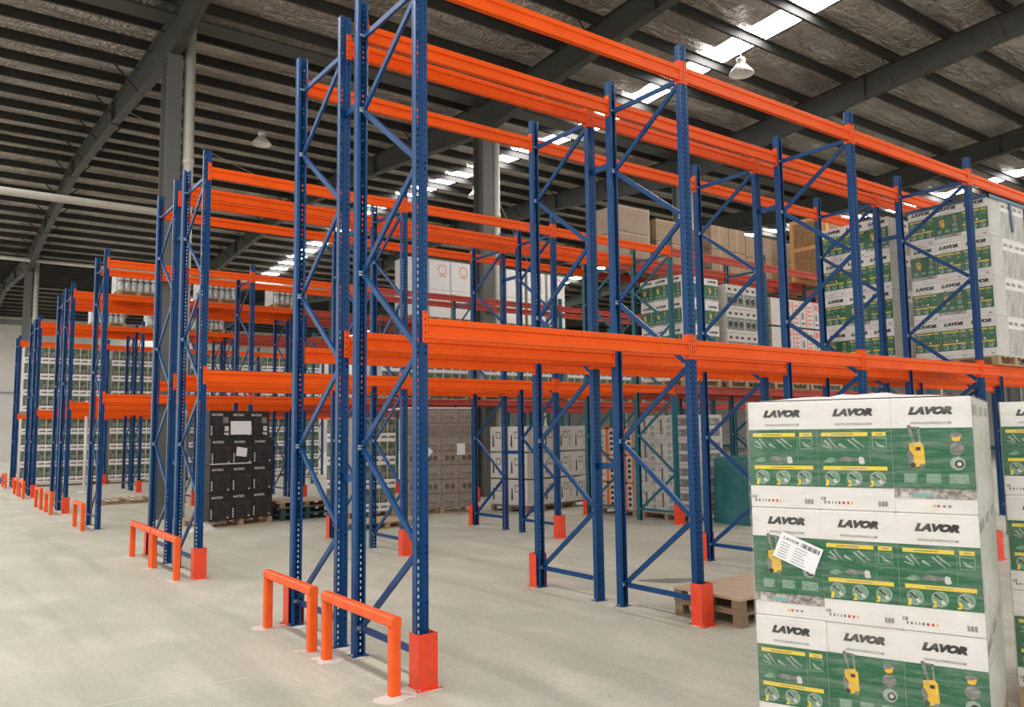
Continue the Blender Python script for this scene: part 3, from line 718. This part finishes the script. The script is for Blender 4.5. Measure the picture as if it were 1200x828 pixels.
# row 1, fourth bay, on the first beams
green_load(9.22, -.10, LVL1, 0, 3, 3, 4, (.385, .385, .575), 'green carton in the near wrapped load up high', 'wrapped load on the near half of the nearest rack', plain_front=True)
film([Vector((9.22, -.10)), Vector((10.375, -.10)), Vector((10.375, 1.055)), Vector((9.22, 1.055))], LVL1+.12, LVL1+.13+4*.575+.01, 'clear film round the high load on the near half of the nearest rack', 3)
sf = MB()
zt = LVL1+.13+4*.575
sf.box(9.195, 9.215, -.13, 1.08, zt-.03, zt+.015, 'bluefilm'); sf.box(9.195, 10.40, -.13, -.11, zt-.03, zt+.015, 'bluefilm'); sf.bar((9.9, -.12, zt), (9.95, -.12, zt-.45), .06, .01, 'bluefilm', Vector((0, 1, 0)))
tag(put('blue_strap', sf.mesh('blue_strap')), 'blue film strap round the top edge of the high wrapped load', 'strap')
green_load(9.12, D+GAP-.05, LVL1, 0, 3, 3, 4, (.385, .385, .575), 'green carton in the high load behind, left one', 'load on the rear half of the nearest rack', plain_front=True)
green_load(10.5, D+GAP-.05, LVL1, 0, 3, 3, 4, (.385, .385, .575), 'green carton in the high load behind, right one', 'second load on the rear half of the nearest rack', ('front',), plain_front=True)
# row 2, fourth bay
green_load(9.1, RY['2']-.05, LVL1, 0, 3, 3, 4, (.37, .37, .52), 'green carton on the red beams, second rack', 'green load on the second rack', kinds_='B')
# row 3 first level
for b in range(2, 6):
    green_load(b*LB+.2, RY['3']-.02, LVL1, 0, 5, 1, 2, (.5, .9, .55), f'small green carton in the {CN[b]} bay, third rack row', f'load in the {CN[b]} bay of the third rack row', ('front', 'left') if b == 1 else ('front',), True, 'C')
# far wall of cartons in the last rack row
for b in range(0, 4):
    for z in (0, LVL1):
        green_load(b*LB+.12, RY['6']+.02, z, 0, 5, 1, 4, (.53, .95, .60), f'green carton in the {"upper" if z else "lower"} load, {CN[b]} bay, farthest row', f'{"upper" if z else "lower"} load in the {CN[b]} bay of the farthest rack row', ('front',), True, 'C')
green_load(-2.3, RY['6']+6, 0, 0, 4, 1, 4, (.53, .95, .60), 'green carton in the loose stack beyond all racks', 'loose stack beyond the last rack', ('front',), True, 'C')
# floor load by the second frame of row 2
green_load(4.35, 10.75, 0, .05, 3, 2, 4, (.40, .45, .50), 'green carton in the floor stack behind near rack', 'floor stack behind the nearest rack end', kinds_='C')

# ---- other cartons
def simple_carton(name, size, body, prints, side=None):
    w_, d_, h_ = size; bm = body_mesh(w_, d_, h_, body, side); q = MB(); prints(q, w_, h_); return (name, bm, q.mesh('print'))
def carton(proto, x, y, z, rz, label, cat='carton', group=None, lettering=None):
    o = tag(put(proto[0], proto[1], None, (x, y, z), rz), label, cat, group); put('print', proto[2], o)
    for me, loc in (lettering or ()): put('lettering', me, o, loc)
    return o
def black_print(q, w_, h_):
    q.rect(.25*w_, .92*w_, .12*h_, .70*h_, 'blackgrey'); q.poly([(.3*w_, .15*h_), (.45*w_, .55*h_), (.62*w_, .62*h_), (.8*w_, .4*h_), (.75*w_, .16*h_)], 'black', -.002)
    for k in range(4): q.rect(.06*w_, .12*w_, (.10+.09*k)*h_, (.165+.09*k)*h_, 'whiteink')
    q.rect(.06*w_, .5*w_, .765*h_, .785*h_, 'blackgrey', -.002); q.poly([(.80*w_, .08*h_), (.90*w_, .08*h_), (.85*w_, .16*h_)], 'whiteink', -.002)
bl = simple_carton('black_carton', (.475, .47, .535), 'black', black_print)
bt = text_mesh('lettering', 'MATRIX', .25, .045, 'whiteink', 0, .03)
B0 = Vector((1.66, 11.10)); BA = math.atan2(.40, 1.41)
be = Vector((math.cos(BA), math.sin(BA))); bn = Vector((-be.y, be.x))
for k in range(4):
    for i in range(3):
        for j in (0, 1):
            if j == 1 and i < 2: continue
            p = B0+be*(i*.478-(.06 if k == 3 and i == 2 else 0))+bn*(j*.475+(.05 if k == 3 else 0))
            o = carton(bl, p.x, p.y, .13+k*.54, BA, f'black tool carton, {["bottom", "second", "third", "top"][k]} layer, {POS[i]} column{" behind the corner one" if j else ""} of the black stack', 'carton', 'black cartons on a pallet', [(bt, (.17, -.002, .455))])
            if k == 3 and j == 0 and i != 1:
                q = MB(); q.rect(.29, .41, .29, .41, 'greyink', -.003); q.rect(.33, .42, .13, .23, 'whiteink', -.003); q.rect(.32, .42, .06, .10, 'whiteink', -.003); put('label_squares', q.mesh('label_squares'), o)
            if k == 3 and i == 1 and j == 0:
                q = MB(); q.rect(-.02, .45, .06, .33, 'paper', -.012); pz = put('paper_sheet', q.mesh('paper_sheet'), o); pz['label'] = 'blank white paper sheet taped across the front'
            if k == 2 and i == 1 and j == 0:
                q = MB(); q.poly([(.08, .18), (.32, .15), (.34, .32), (.10, .36)], 'paper', -.012); pz = put('paper_sheet', q.mesh('paper_sheet'), o); pz['label'] = 'small white paper note'
pallet(B0.x, B0.y, 0, BA, 1.44, .95, 'pine pallet under the stack of black cartons')
def blob(name, x, y, rx, ry, h, m, label, cat, seed):
    r = random.Random(seed); q = MB(); V = [(0, 0, h)]; n = 18
    for j in range(1, 7):
        a = j/6
        for i in range(n):
            t = 2*math.pi*i/n; k = a*(1+.18*math.sin(3*t+seed))*r.uniform(.86, 1.1)
            V.append((rx*k*math.cos(t), ry*k*math.sin(t), max(0, h*(1-a**1.5)*r.uniform(.6, 1.25)) if j < 6 else 0))
    F = [(0, 1+i, 1+(i+1) % n) for i in range(n)]+[(1+(j-1)*n+i, 1+j*n+i, 1+j*n+(i+1) % n, 1+(j-1)*n+(i+1) % n) for j in range(1, 6) for i in range(n)]
    q.add(V, F, m); return tag(put(name, q.mesh(name, True), None, (x, y, 0)), label, cat)
blob('plastic_wrap_heap', 1.5, 10.95, .30, .16, .13, 'plasticwrap', 'crumpled clear plastic lying on the floor by the black cartons', 'plastic wrap', 2)
q = MB(); q.box(-.01, .92, -.016, -.012, 1.225, 1.25, 'whiteink'); tag(put('white_strap', q.mesh('white_strap'), None, (B0.x, B0.y, 0), BA), 'loose white strap across the front of the black carton stack', 'strap')
q = MB(); rr = random.Random(2); q.add([((.34+.05*math.sin(3*t))*math.cos(t)*rr.uniform(.85, 1.1), .16*math.sin(t)*rr.uniform(.8, 1.1), .0012) for t in [6.283*i/16 for i in range(16)]], [tuple(range(16))], 'oil'); stuff(put('oil_stain', q.mesh('oil_stain'), None, (4.37, 1.68, 0), -.6))
# low pallets behind the first racks
pallet(3.25, 11.55, 0, .05, 1.2, 1.0, 'lowest dark teal pallet of the low stack right of the black cartons', 'tealpal', 'tealpal')
pallet(3.27, 11.57, .13, .05, 1.2, 1.0, 'middle dark teal pallet of the low stack right of the black cartons', 'tealpal', 'tealpal')
pallet(3.24, 11.54, .26, .05, 1.2, 1.0, 'top pallet with a plywood sheet in the low stack right of the black cartons', 'oldwood', 'ply')
pallet(3.75, 8.75, 0, .1, 1.15, 1.0, 'single low pallet with a pink plywood deck between first and second racks', 'wood', 'ply')
pallet(1.05, 18.75, 0, .0, 1.3, 1.0, 'single empty pallet on the floor under the fourth rack row', 'wood', 'boards')
# brown cartons
def brown_print(q, w_, h_):
    q.rect(.0, w_, .47*h_, .53*h_, 'tape')
    for cx in (.3, .62): q.ring(cx*w_, .5*h_, .14*w_, .03, 'brownink'); q.rect((cx-.06)*w_, (cx+.06)*w_, .3*h_, .7*h_, 'brownink')
def lines_print(q, w_, h_):
    for k in range(7): q.rect((.10+.12*k)*w_, (.145+.12*k)*w_, .12*h_, .82*h_, 'brownink')
bc1 = simple_carton('brown_carton', (.411, .41, .307), 'browngrey', brown_print); bc2 = simple_carton('brown_carton', (.411, .41, .307), 'browngrey', lines_print); bc3 = simple_carton('brown_carton', (.411, .41, .307), 'browngrey', lambda q, w_, h_: q.rect(.2*w_, .7*w_, .35*h_, .42*h_, 'brownink'))
def brown_mk(px, py, pz, r, i, j, k, left):
    carton([bc3, bc1, bc3, bc1, bc3, bc2, bc3][k % 7], px, py, pz, r, 'greyish brown carton in the tall floor stack, '+where(i, j, k, left, 7), 'carton', 'brown cartons in the tall floor stack')
stack(5.75, 10.68, .13, -.16, 4, 3, 7, (.42, .42, .315), brown_mk, ('front',))
pallet(5.75, 10.68, 0, -.16, 1.68, 1.26, 'pine pallet under the tall stack of brown cartons')
for k_, (lx, lz, an) in enumerate(((.46, 1.35, .7), (1.30, 1.42, 0))):
    q = MB(); q.box(-.10, .10, -.004, 0, -.13, .13, 'paper'); pe = Vector((math.cos(-.16), math.sin(-.16)))*lx
    o = tag(put('paper_note', q.mesh('paper_note'), None, (5.75+pe.x, 10.68+pe.y-.004, lz), -.16), ['tilted white paper note on the tall brown carton stack', 'upright white paper note on the tall brown carton stack'][k_], 'paper note'); o.rotation_euler = (0, an, -.16)
q = MB(); q.box(-.01, 1.69, -.01, 1.27, 0, .03, 'carton'); tag(put('top_sheet', q.mesh('top_sheet'), None, (5.75, 10.68, .13+7*.315), -.16), 'pale sheet capping the tall stack of brown cartons', 'sheet')
# white cartons with product pictures
def white_print(q, w_, h_):
    q.poly([(.12*w_, .2*h_), (.22*w_, .2*h_), (.20*w_, .66*h_), (.14*w_, .66*h_)], 'ink'); q.rect(.32*w_, .58*w_, .52*h_, .80*h_, 'greyink'); q.rect(.36*w_, .54*w_, .57*h_, .75*h_, 'whitegrey', -.002)
    for k in range(5): q.rect(.64*w_, (.86+.02*(k % 2))*w_, (.25+.09*k)*h_, (.28+.09*k)*h_, 'greyink')
    q.poly([(.66*w_, .72*h_), (.74*w_, .78*h_), (.72*w_, .86*h_)], 'ink'); q.rect(0, w_, .0, .03*h_, 'greyink')
wc = simple_carton('white_carton', (.56, .56, .575), 'whitegrey', white_print)
def white_mk(px, py, pz, r, i, j, k, left):
    carton(wc, px, py, pz, r, 'white carton with dark pictures in the wide stack, '+where(i, j, k, left, 3), 'carton', 'white cartons in the wide floor stack')
stack(8.05, 9.32, .14, .21, 4, 2, 3, (.565, .565, .60), white_mk, ('front', 'left'))
for k in range(2):
    p = Vector((8.05, 9.32))+Vector((math.cos(.21), math.sin(.21)))*(1.13*k); pallet(p.x, p.y, 0, .21, 1.12, 1.12, ('left' if k == 0 else 'right')+' of the two pallets under the wide stack of white cartons', 'oldwood')
# orange and white cartons under row 2 rear half
def orange_print(q, w_, h_):
    q.rect(.40*w_, .60*w_, 0, h_, 'orangeprint'); q.rect(0, w_, .93*h_, h_, 'orangeprint'); q.rect(.93*w_, w_, 0, h_, 'orangeprint')
    for k in range(4): q.poly([(.66*w_, (.12+.2*k)*h_), (.88*w_, (.14+.2*k)*h_), (.84*w_, (.24+.2*k)*h_), (.70*w_, (.25+.2*k)*h_)], 'ink', -.002)
    for k in range(3): q.rect(.08*w_, .30*w_, (.2+.22*k)*h_, (.25+.22*k)*h_, 'greyink', -.002)
oc = simple_carton('orange_white_carton', (.5, .5, .575), 'whitegrey', orange_print)
def orange_mk(px, py, pz, r, i, j, k, left):
    carton(oc, px, py, pz, r, 'white carton with orange bands under second rack, '+where(i, j, k, left, 3), 'carton', 'orange banded cartons on the floor')
stack(9.2, RY['2']+D+G2-.05, .13, 0, 2, 2, 3, (.505, .535, .58), orange_mk); pallet(9.2, RY['2']+D+G2-.05, 0, 0, 1.01, 1.07, 'pallet under the white cartons with orange bands')
def speck_print(q, w_, h_):
    r = random.Random(9)
    q.poly([(.30*w_, .22*h_), (.40*w_, .22*h_), (.41*w_, .80*h_), (.35*w_, .86*h_), (.30*w_, .80*h_)], 'brownink')
    for k in range(70):
        a, b = r.uniform(.04, .92)*w_, r.uniform(.05, .9)*h_; s = r.uniform(.008, .028); q.rect(a, a+s, b, b+s*.7, r.choice(['greyink', 'ink', 'redink', 'greyink']), -.002)
    for k in range(3): q.rect(.70*w_, .94*w_, (.15+.27*k)*h_, (.32+.27*k)*h_, 'lightink')
sc_ = simple_carton('speckled_carton', (.455, .5, .485), 'whitegrey', speck_print)
def lab_print(q, w_, h_):
    for k in range(2): q.rect(.15*w_, .85*w_, (.12+.44*k)*h_, (.42+.44*k)*h_, 'greyink'); q.rect(.2*w_, .5*w_, (.18+.44*k)*h_, (.34+.44*k)*h_, 'lightink', -.002)
sc2_ = simple_carton('picture_carton', (.455, .5, .485), 'whitegrey', lab_print)
def speck_mk(px, py, pz, r, i, j, k, left):
    carton(sc2_ if j == 0 else sc_, px, py, pz, r, 'white carton with scattered pictures under second rack, '+where(i, j, k, left, 4), 'carton', 'white picture cartons under the second rack')
stack(9.25, RY['2']-.02, .13, 0, 2, 3, 4, (.505, .46, .49), speck_mk); pallet(9.25, RY['2']-.02, 0, 0, 1.01, 1.38, 'pallet under the tall white picture cartons')
# grey picture cartons and coral cartons on the red beams
def grey_print(q, w_, h_):
    q.rect(.02*w_, .98*w_, .12*h_, .64*h_, 'greyink')
    for c in (.2, .5, .8): q.disc(c*w_, .36*h_, .13*h_, 'ink', -.002, 14); q.rect((c-.1)*w_, (c+.08)*w_, .42*h_, .56*h_, 'lightink', -.0018)
    for c in (.12, .45, .75): q.rect(c*w_, (c+.16)*w_, .76*h_, .86*h_, 'ink')
gc = simple_carton('grey_picture_carton', (.58, .52, .50), 'whitegrey', grey_print, 'cartonside')
def grey_mk(px, py, pz, r, i, j, k, left):
    carton(gc, px, py, pz, r, 'carton with grey machine pictures on second rack, '+where(i, j, k, left, 4), 'carton', 'grey picture cartons on the second rack')
stack(10.42, RY['2']-.08, LVL1+.13, 0, 2, 2, 4, (.585, .525, .505), grey_mk, ('front', 'left', 'cornerfront')); pallet(10.42, RY['2']-.08, LVL1, 0, 1.17, 1.05, 'pallet under the cartons with grey machine pictures')
def coral_print(q, w_, h_):
    q.rect(.06*w_, .30*w_, .70*h_, .92*h_, 'pinkprint'); q.rect(.42*w_, .50*w_, .05*h_, .95*h_, 'pinkprint')
    for k in range(5): q.rect(.56*w_, (.9-.05*(k % 2))*w_, (.12+.16*k)*h_, (.18+.16*k)*h_, 'pinkprint')
    q.rect(.08*w_, .34*w_, .12*h_, .18*h_, 'ink'); q.rect(.08*w_, .26*w_, .3*h_, .55*h_, 'greyink')
cc = simple_carton('coral_print_carton', (.5, .5, .60), 'whitegrey', coral_print)
def coral_mk(px, py, pz, r, i, j, k, left):
    carton(cc, px, py, pz, r, 'tall white carton with coral print, second rack, '+where(i, j, k, left, 3), 'carton', 'coral print cartons on the second rack')
stack(11.98, RY['2']-.05, LVL1+.13, 0, 5, 2, 3, (.52, .52, .64), coral_mk)
for k in range(2): pallet(11.98+1.32*k, RY['2']-.05, LVL1, 0, 1.25, 1.04, ('first' if k == 0 else 'second')+' pallet under the coral print cartons')
# big brown cartons on the top beams of row 2's rear half
bb1 = simple_carton('big_brown_carton', (.95, .9, .55), 'brown', lambda q, w_, h_: q.rect(.0, w_, .92*h_, .99*h_, 'tape'))
bb2 = simple_carton('big_brown_carton', (.62, .9, .50), 'brown', lambda q, w_, h_: q.rect(.47*w_, .53*w_, 0, h_, 'tape'))
y2b = RY['2']+D+G2
for (bx, n_, h0, pr_, where_) in ((8.98, 2, .57, bb1, 'first'), (10.15, 2, .50, bb1, 'second'), (12.0, 2, .56, bb2, 'third'), (12.64, 2, .56, bb2, 'fourth'), (13.28, 2, .50, bb2, 'fifth'), (13.92, 2, .53, bb2, 'sixth'), (14.95, 2, .52, bb1, 'seventh'), (16.0, 2, .5, bb1, 'eighth'), (18.0, 2, .5, bb1, 'ninth')):
    for k in range(n_):
        o = carton(pr_, bx, y2b+.03, Z2+.13+k*(h0+.01), 0, f'{"lower" if k == 0 else "upper"} big brown carton, {where_} stack from the left on the top beams', 'carton', 'big brown cartons on the top beams')
        o.scale = (1, 1, h0/(.55 if pr_ is bb1 else .50))
    pallet(bx, y2b+.03, Z2, 0, .95 if pr_ is bb1 else .62, .9, f'pallet under the {where_} stack of big brown cartons on the top beams', 'wood', 'boards', None, False)
film([Vector((8.98, y2b+.03)), Vector((9.93, y2b+.03)), Vector((9.93, y2b+.93)), Vector((8.98, y2b+.93))], Z2+.13, Z2+.13+1.17, 'shiny film round the first stack of big brown cartons on the top beams', 5)
# timber crate on the top beams of row 2's front half
ct = thing('timber_crate', 'tan timber crate with board sides on the top beams of the second rack', 'crate', (14.25, RY['2']-.02, Z2))
W_, D_, H_ = 1.15, 1.0, 1.5
q = MB(); q.box(.03, W_-.03, .03, D_-.03, .10, H_-.02, 'osb'); put('board_sides', q.mesh('board_sides'), ct)
for (x0, x1, y0, y1, z0, z1) in ((0, .09, 0, .03, .1, H_), (W_-.09, W_, 0, .03, .1, H_), (0, .03, .03, .12, .1, H_), (0, .03, D_-.09, D_, .1, H_), (.09, W_-.09, 0, .03, H_-.09, H_), (.09, W_-.09, 0, .03, .72, .81), (.09, W_-.09, 0, .03, .1, .19), (0, .03, .12, D_-.09, H_-.09, H_), (0, .03, .12, D_-.09, .72, .81), (0, W_, 0, .1, 0, .1), (0, W_, D_-.1, D_, 0, .1)):
    q = MB(); q.box(x0, x1, y0, y1, z0, z1, 'crate'); put('batten', q.mesh('batten'), ct)
# tarpaulin covered load on the floor
tc_ = MB(); rr = random.Random(8); V = []; nx_, ny_, nz_ = 10, 8, 7
ring = [(i/nx_, 0) for i in range(nx_)]+[(1, j/ny_) for j in range(ny_)]+[(1-i/nx_, 1) for i in range(nx_)]+[(0, 1-j/ny_) for j in range(ny_)]
n = len(ring)
for k in range(nz_+3):
    z = 1.22*min(1, k/nz_) + (.03*(k-nz_) if k > nz_ else 0); s = 1 if k <= nz_ else (.93, .45)[k-nz_-1]
    for (u, v) in ring:
        bul = (.05 if k < 2 else .0)+rr.uniform(-.018, .018); uu, vv = (u-.5)*s, (v-.5)*s
        r_ = 1-.05*(abs(uu*2)*abs(vv*2)); V.append((uu*(1.65+bul)*r_, vv*(.85+bul)*r_, z*rr.uniform(.99, 1.01) if k else 0))
F = [(k*n+i, k*n+(i+1) % n, (k+1)*n+(i+1) % n, (k+1)*n+i) for k in range(nz_+2) for i in range(n)]+[tuple(range((nz_+2)*n, (nz_+3)*n))]
tc_.add(V, F, 'tarp'); tag(put('tarpaulin_load', tc_.mesh('tarpaulin_load', True), None, (10.36, 4.93, 0)), 'load under a dark teal tarpaulin on the floor beside the front stack', 'covered load')
# tall white appliance cartons on the fourth rack row
def app_print(q, w_, h_):
    q.ring(.62*w_, .84*h_, .17, .03, 'orangeprint', -.002, 8); q.rect(.45*w_, .80*w_, .725*h_, .74*h_, 'orangeprint'); q.rect(.0, w_, .48*h_, .485*h_, 'greyink'); q.ring(.55*w_, .30*h_, .09, .015, 'orangeprint')
ac = simple_carton('appliance_carton', (.78, .8, 1.85), 'carton', app_print, 'cartonside')
for k, x in enumerate((9.25, 10.06, 10.87, 13.1, 14.0, 14.9)):
    carton(ac, x, RY['4']+.1, Z2+.13, 0, f'tall white carton with orange print, {["first", "second", "third", "fourth", "fifth", "sixth"][k]} from the left on the fourth rack row', 'carton', 'white appliance cartons on the top beams')
    pallet(x, RY['4']+.1, Z2, 0, .78, .8, f'pallet under the {["first", "second", "third", "fourth", "fifth", "sixth"][k]} white appliance carton', 'wood', 'boards', None, False)
# wrapped bottle packs on the top beams far left
bp_ = MB(); rr = random.Random(6)
for i in range(6):
    for k in range(2):
        bp_.cyl((.09+.155*i, .09, .0+.27*k), (.09+.155*i, .09, .19+.27*k), .072, 'bottles', 10); bp_.cyl((.09+.155*i, .09, .19+.27*k), (.09+.155*i, .09, .265+.27*k), .06, 'bottles', 10, .025)
bp_.box(0, 1.0, .16, .8, 0, .53, 'bottles')
bpm = bp_.mesh('bottle_pack')
for k, (x, y) in enumerate(((.95, RY['4']), (3.0, RY['4']), (5.0, RY['4']), (1.4, RY['5']), (3.1, RY['5']), (4.6, RY['5']))):
    w4 = 'fourth' if y == RY['4'] else 'fifth'
    tag(put('bottle_pack', bpm, None, (x, y+.05, Z2+.13)), f'wrapped pack of pale bottles, {["left", "middle", "right"][k % 3]} one on the {w4} rack row', 'bottle pack', 'wrapped bottle packs')
    pallet(x, y+.05, Z2, 0, 1.0, .8, f'pallet under the {["left", "middle", "right"][k % 3]} bottle pack of the {w4} rack row', 'wood', 'boards', None, False)
# white pole and blue sheet far left
q = MB(); q.cyl((0, 0, .03), (0, 0, 3.0), .05, 'carton', 12); pol = tag(put('floor_pole', q.mesh('pole', True), None, (1.55, 24.9, 0)), 'thin white pole standing on a round foot among the far racks', 'pole')
q = MB(); q.cyl((0, 0, 0), (0, 0, .03), .22, 'carton', 16); put('pole_foot', q.mesh('pole_foot'), pol)
blob('blue_sheet', -.9, 33.5, .9, .6, .8, 'bluetarp', 'blue sheet over a low heap at the far end of the aisle', 'tarpaulin', 3)

# ------------------------------------------------------------------ lamps
def bell_lamp(x, y, z, label, s=1.):
    y = min(PUR, key=lambda p_: abs(p_-y))+.03; z = min(z, roof_z(y)-.50); o = thing('high_bay_lamp', label, 'ceiling lamp', (x, y, z), 0, 'bell lamps under the roof')
    q = MB(); q.lathe([(.31, 0), (.315, .012), (.27, .09), (.17, .20), (.12, .26), (.10, .29)], 'lampwhite', 24); q.lathe([(.10, .285), (.165, .195), (.262, .088), (.305, .0)], 'lampwhite', 24); put('shade', q.mesh('shade', True), o)
    q = MB(); q.lathe([(.0, .29), (.10, .29), (.115, .31), (.115, .40), (.09, .43), (.0, .43)], 'lampwhite', 20); put('housing', q.mesh('housing', True), o)
    q = MB(); q.cyl((0, 0, .43), (0, 0, roof_z(y)-z+.19), .018, 'galv', 8); put('stem', q.mesh('stem'), o)
    q = MB(); q.lathe([(.0, .05), (.06, .08), (.075, .14), (.05, .22), (.03, .28)], 'lampwhite', 14); put('bulb', q.mesh('bulb', True), o)
bell_lamp(13.72, 7.82, 10.86, 'white bell lamp hanging under the long skylight, top right')
bell_lamp(5.75, 20.8, 11.3, 'white bell lamp hanging in the dark roof left of the nearest rack')
bell_lamp(14.2, 20.0, 10.9, 'white bell lamp seen beside the second grey column')
bell_lamp(32.4, 8.0, 11.1, 'white bell lamp under the second skylight at the right edge')
# slender tie rods under the roof
for (a, b) in (((10.3, 14.0, 9.2), (17.5, 19.0, 5.0)), ((1.6, 20.0, 11.3), (10.1, 27.0, 11.6))):
    q = MB(); q.cyl(a, b, .012, 'galv', 6); struct(put('tie_rod', q.mesh('tie_rod')))
strip((-4.5, .86), (-.9, .985), .016, 'dust', 'trim_7')
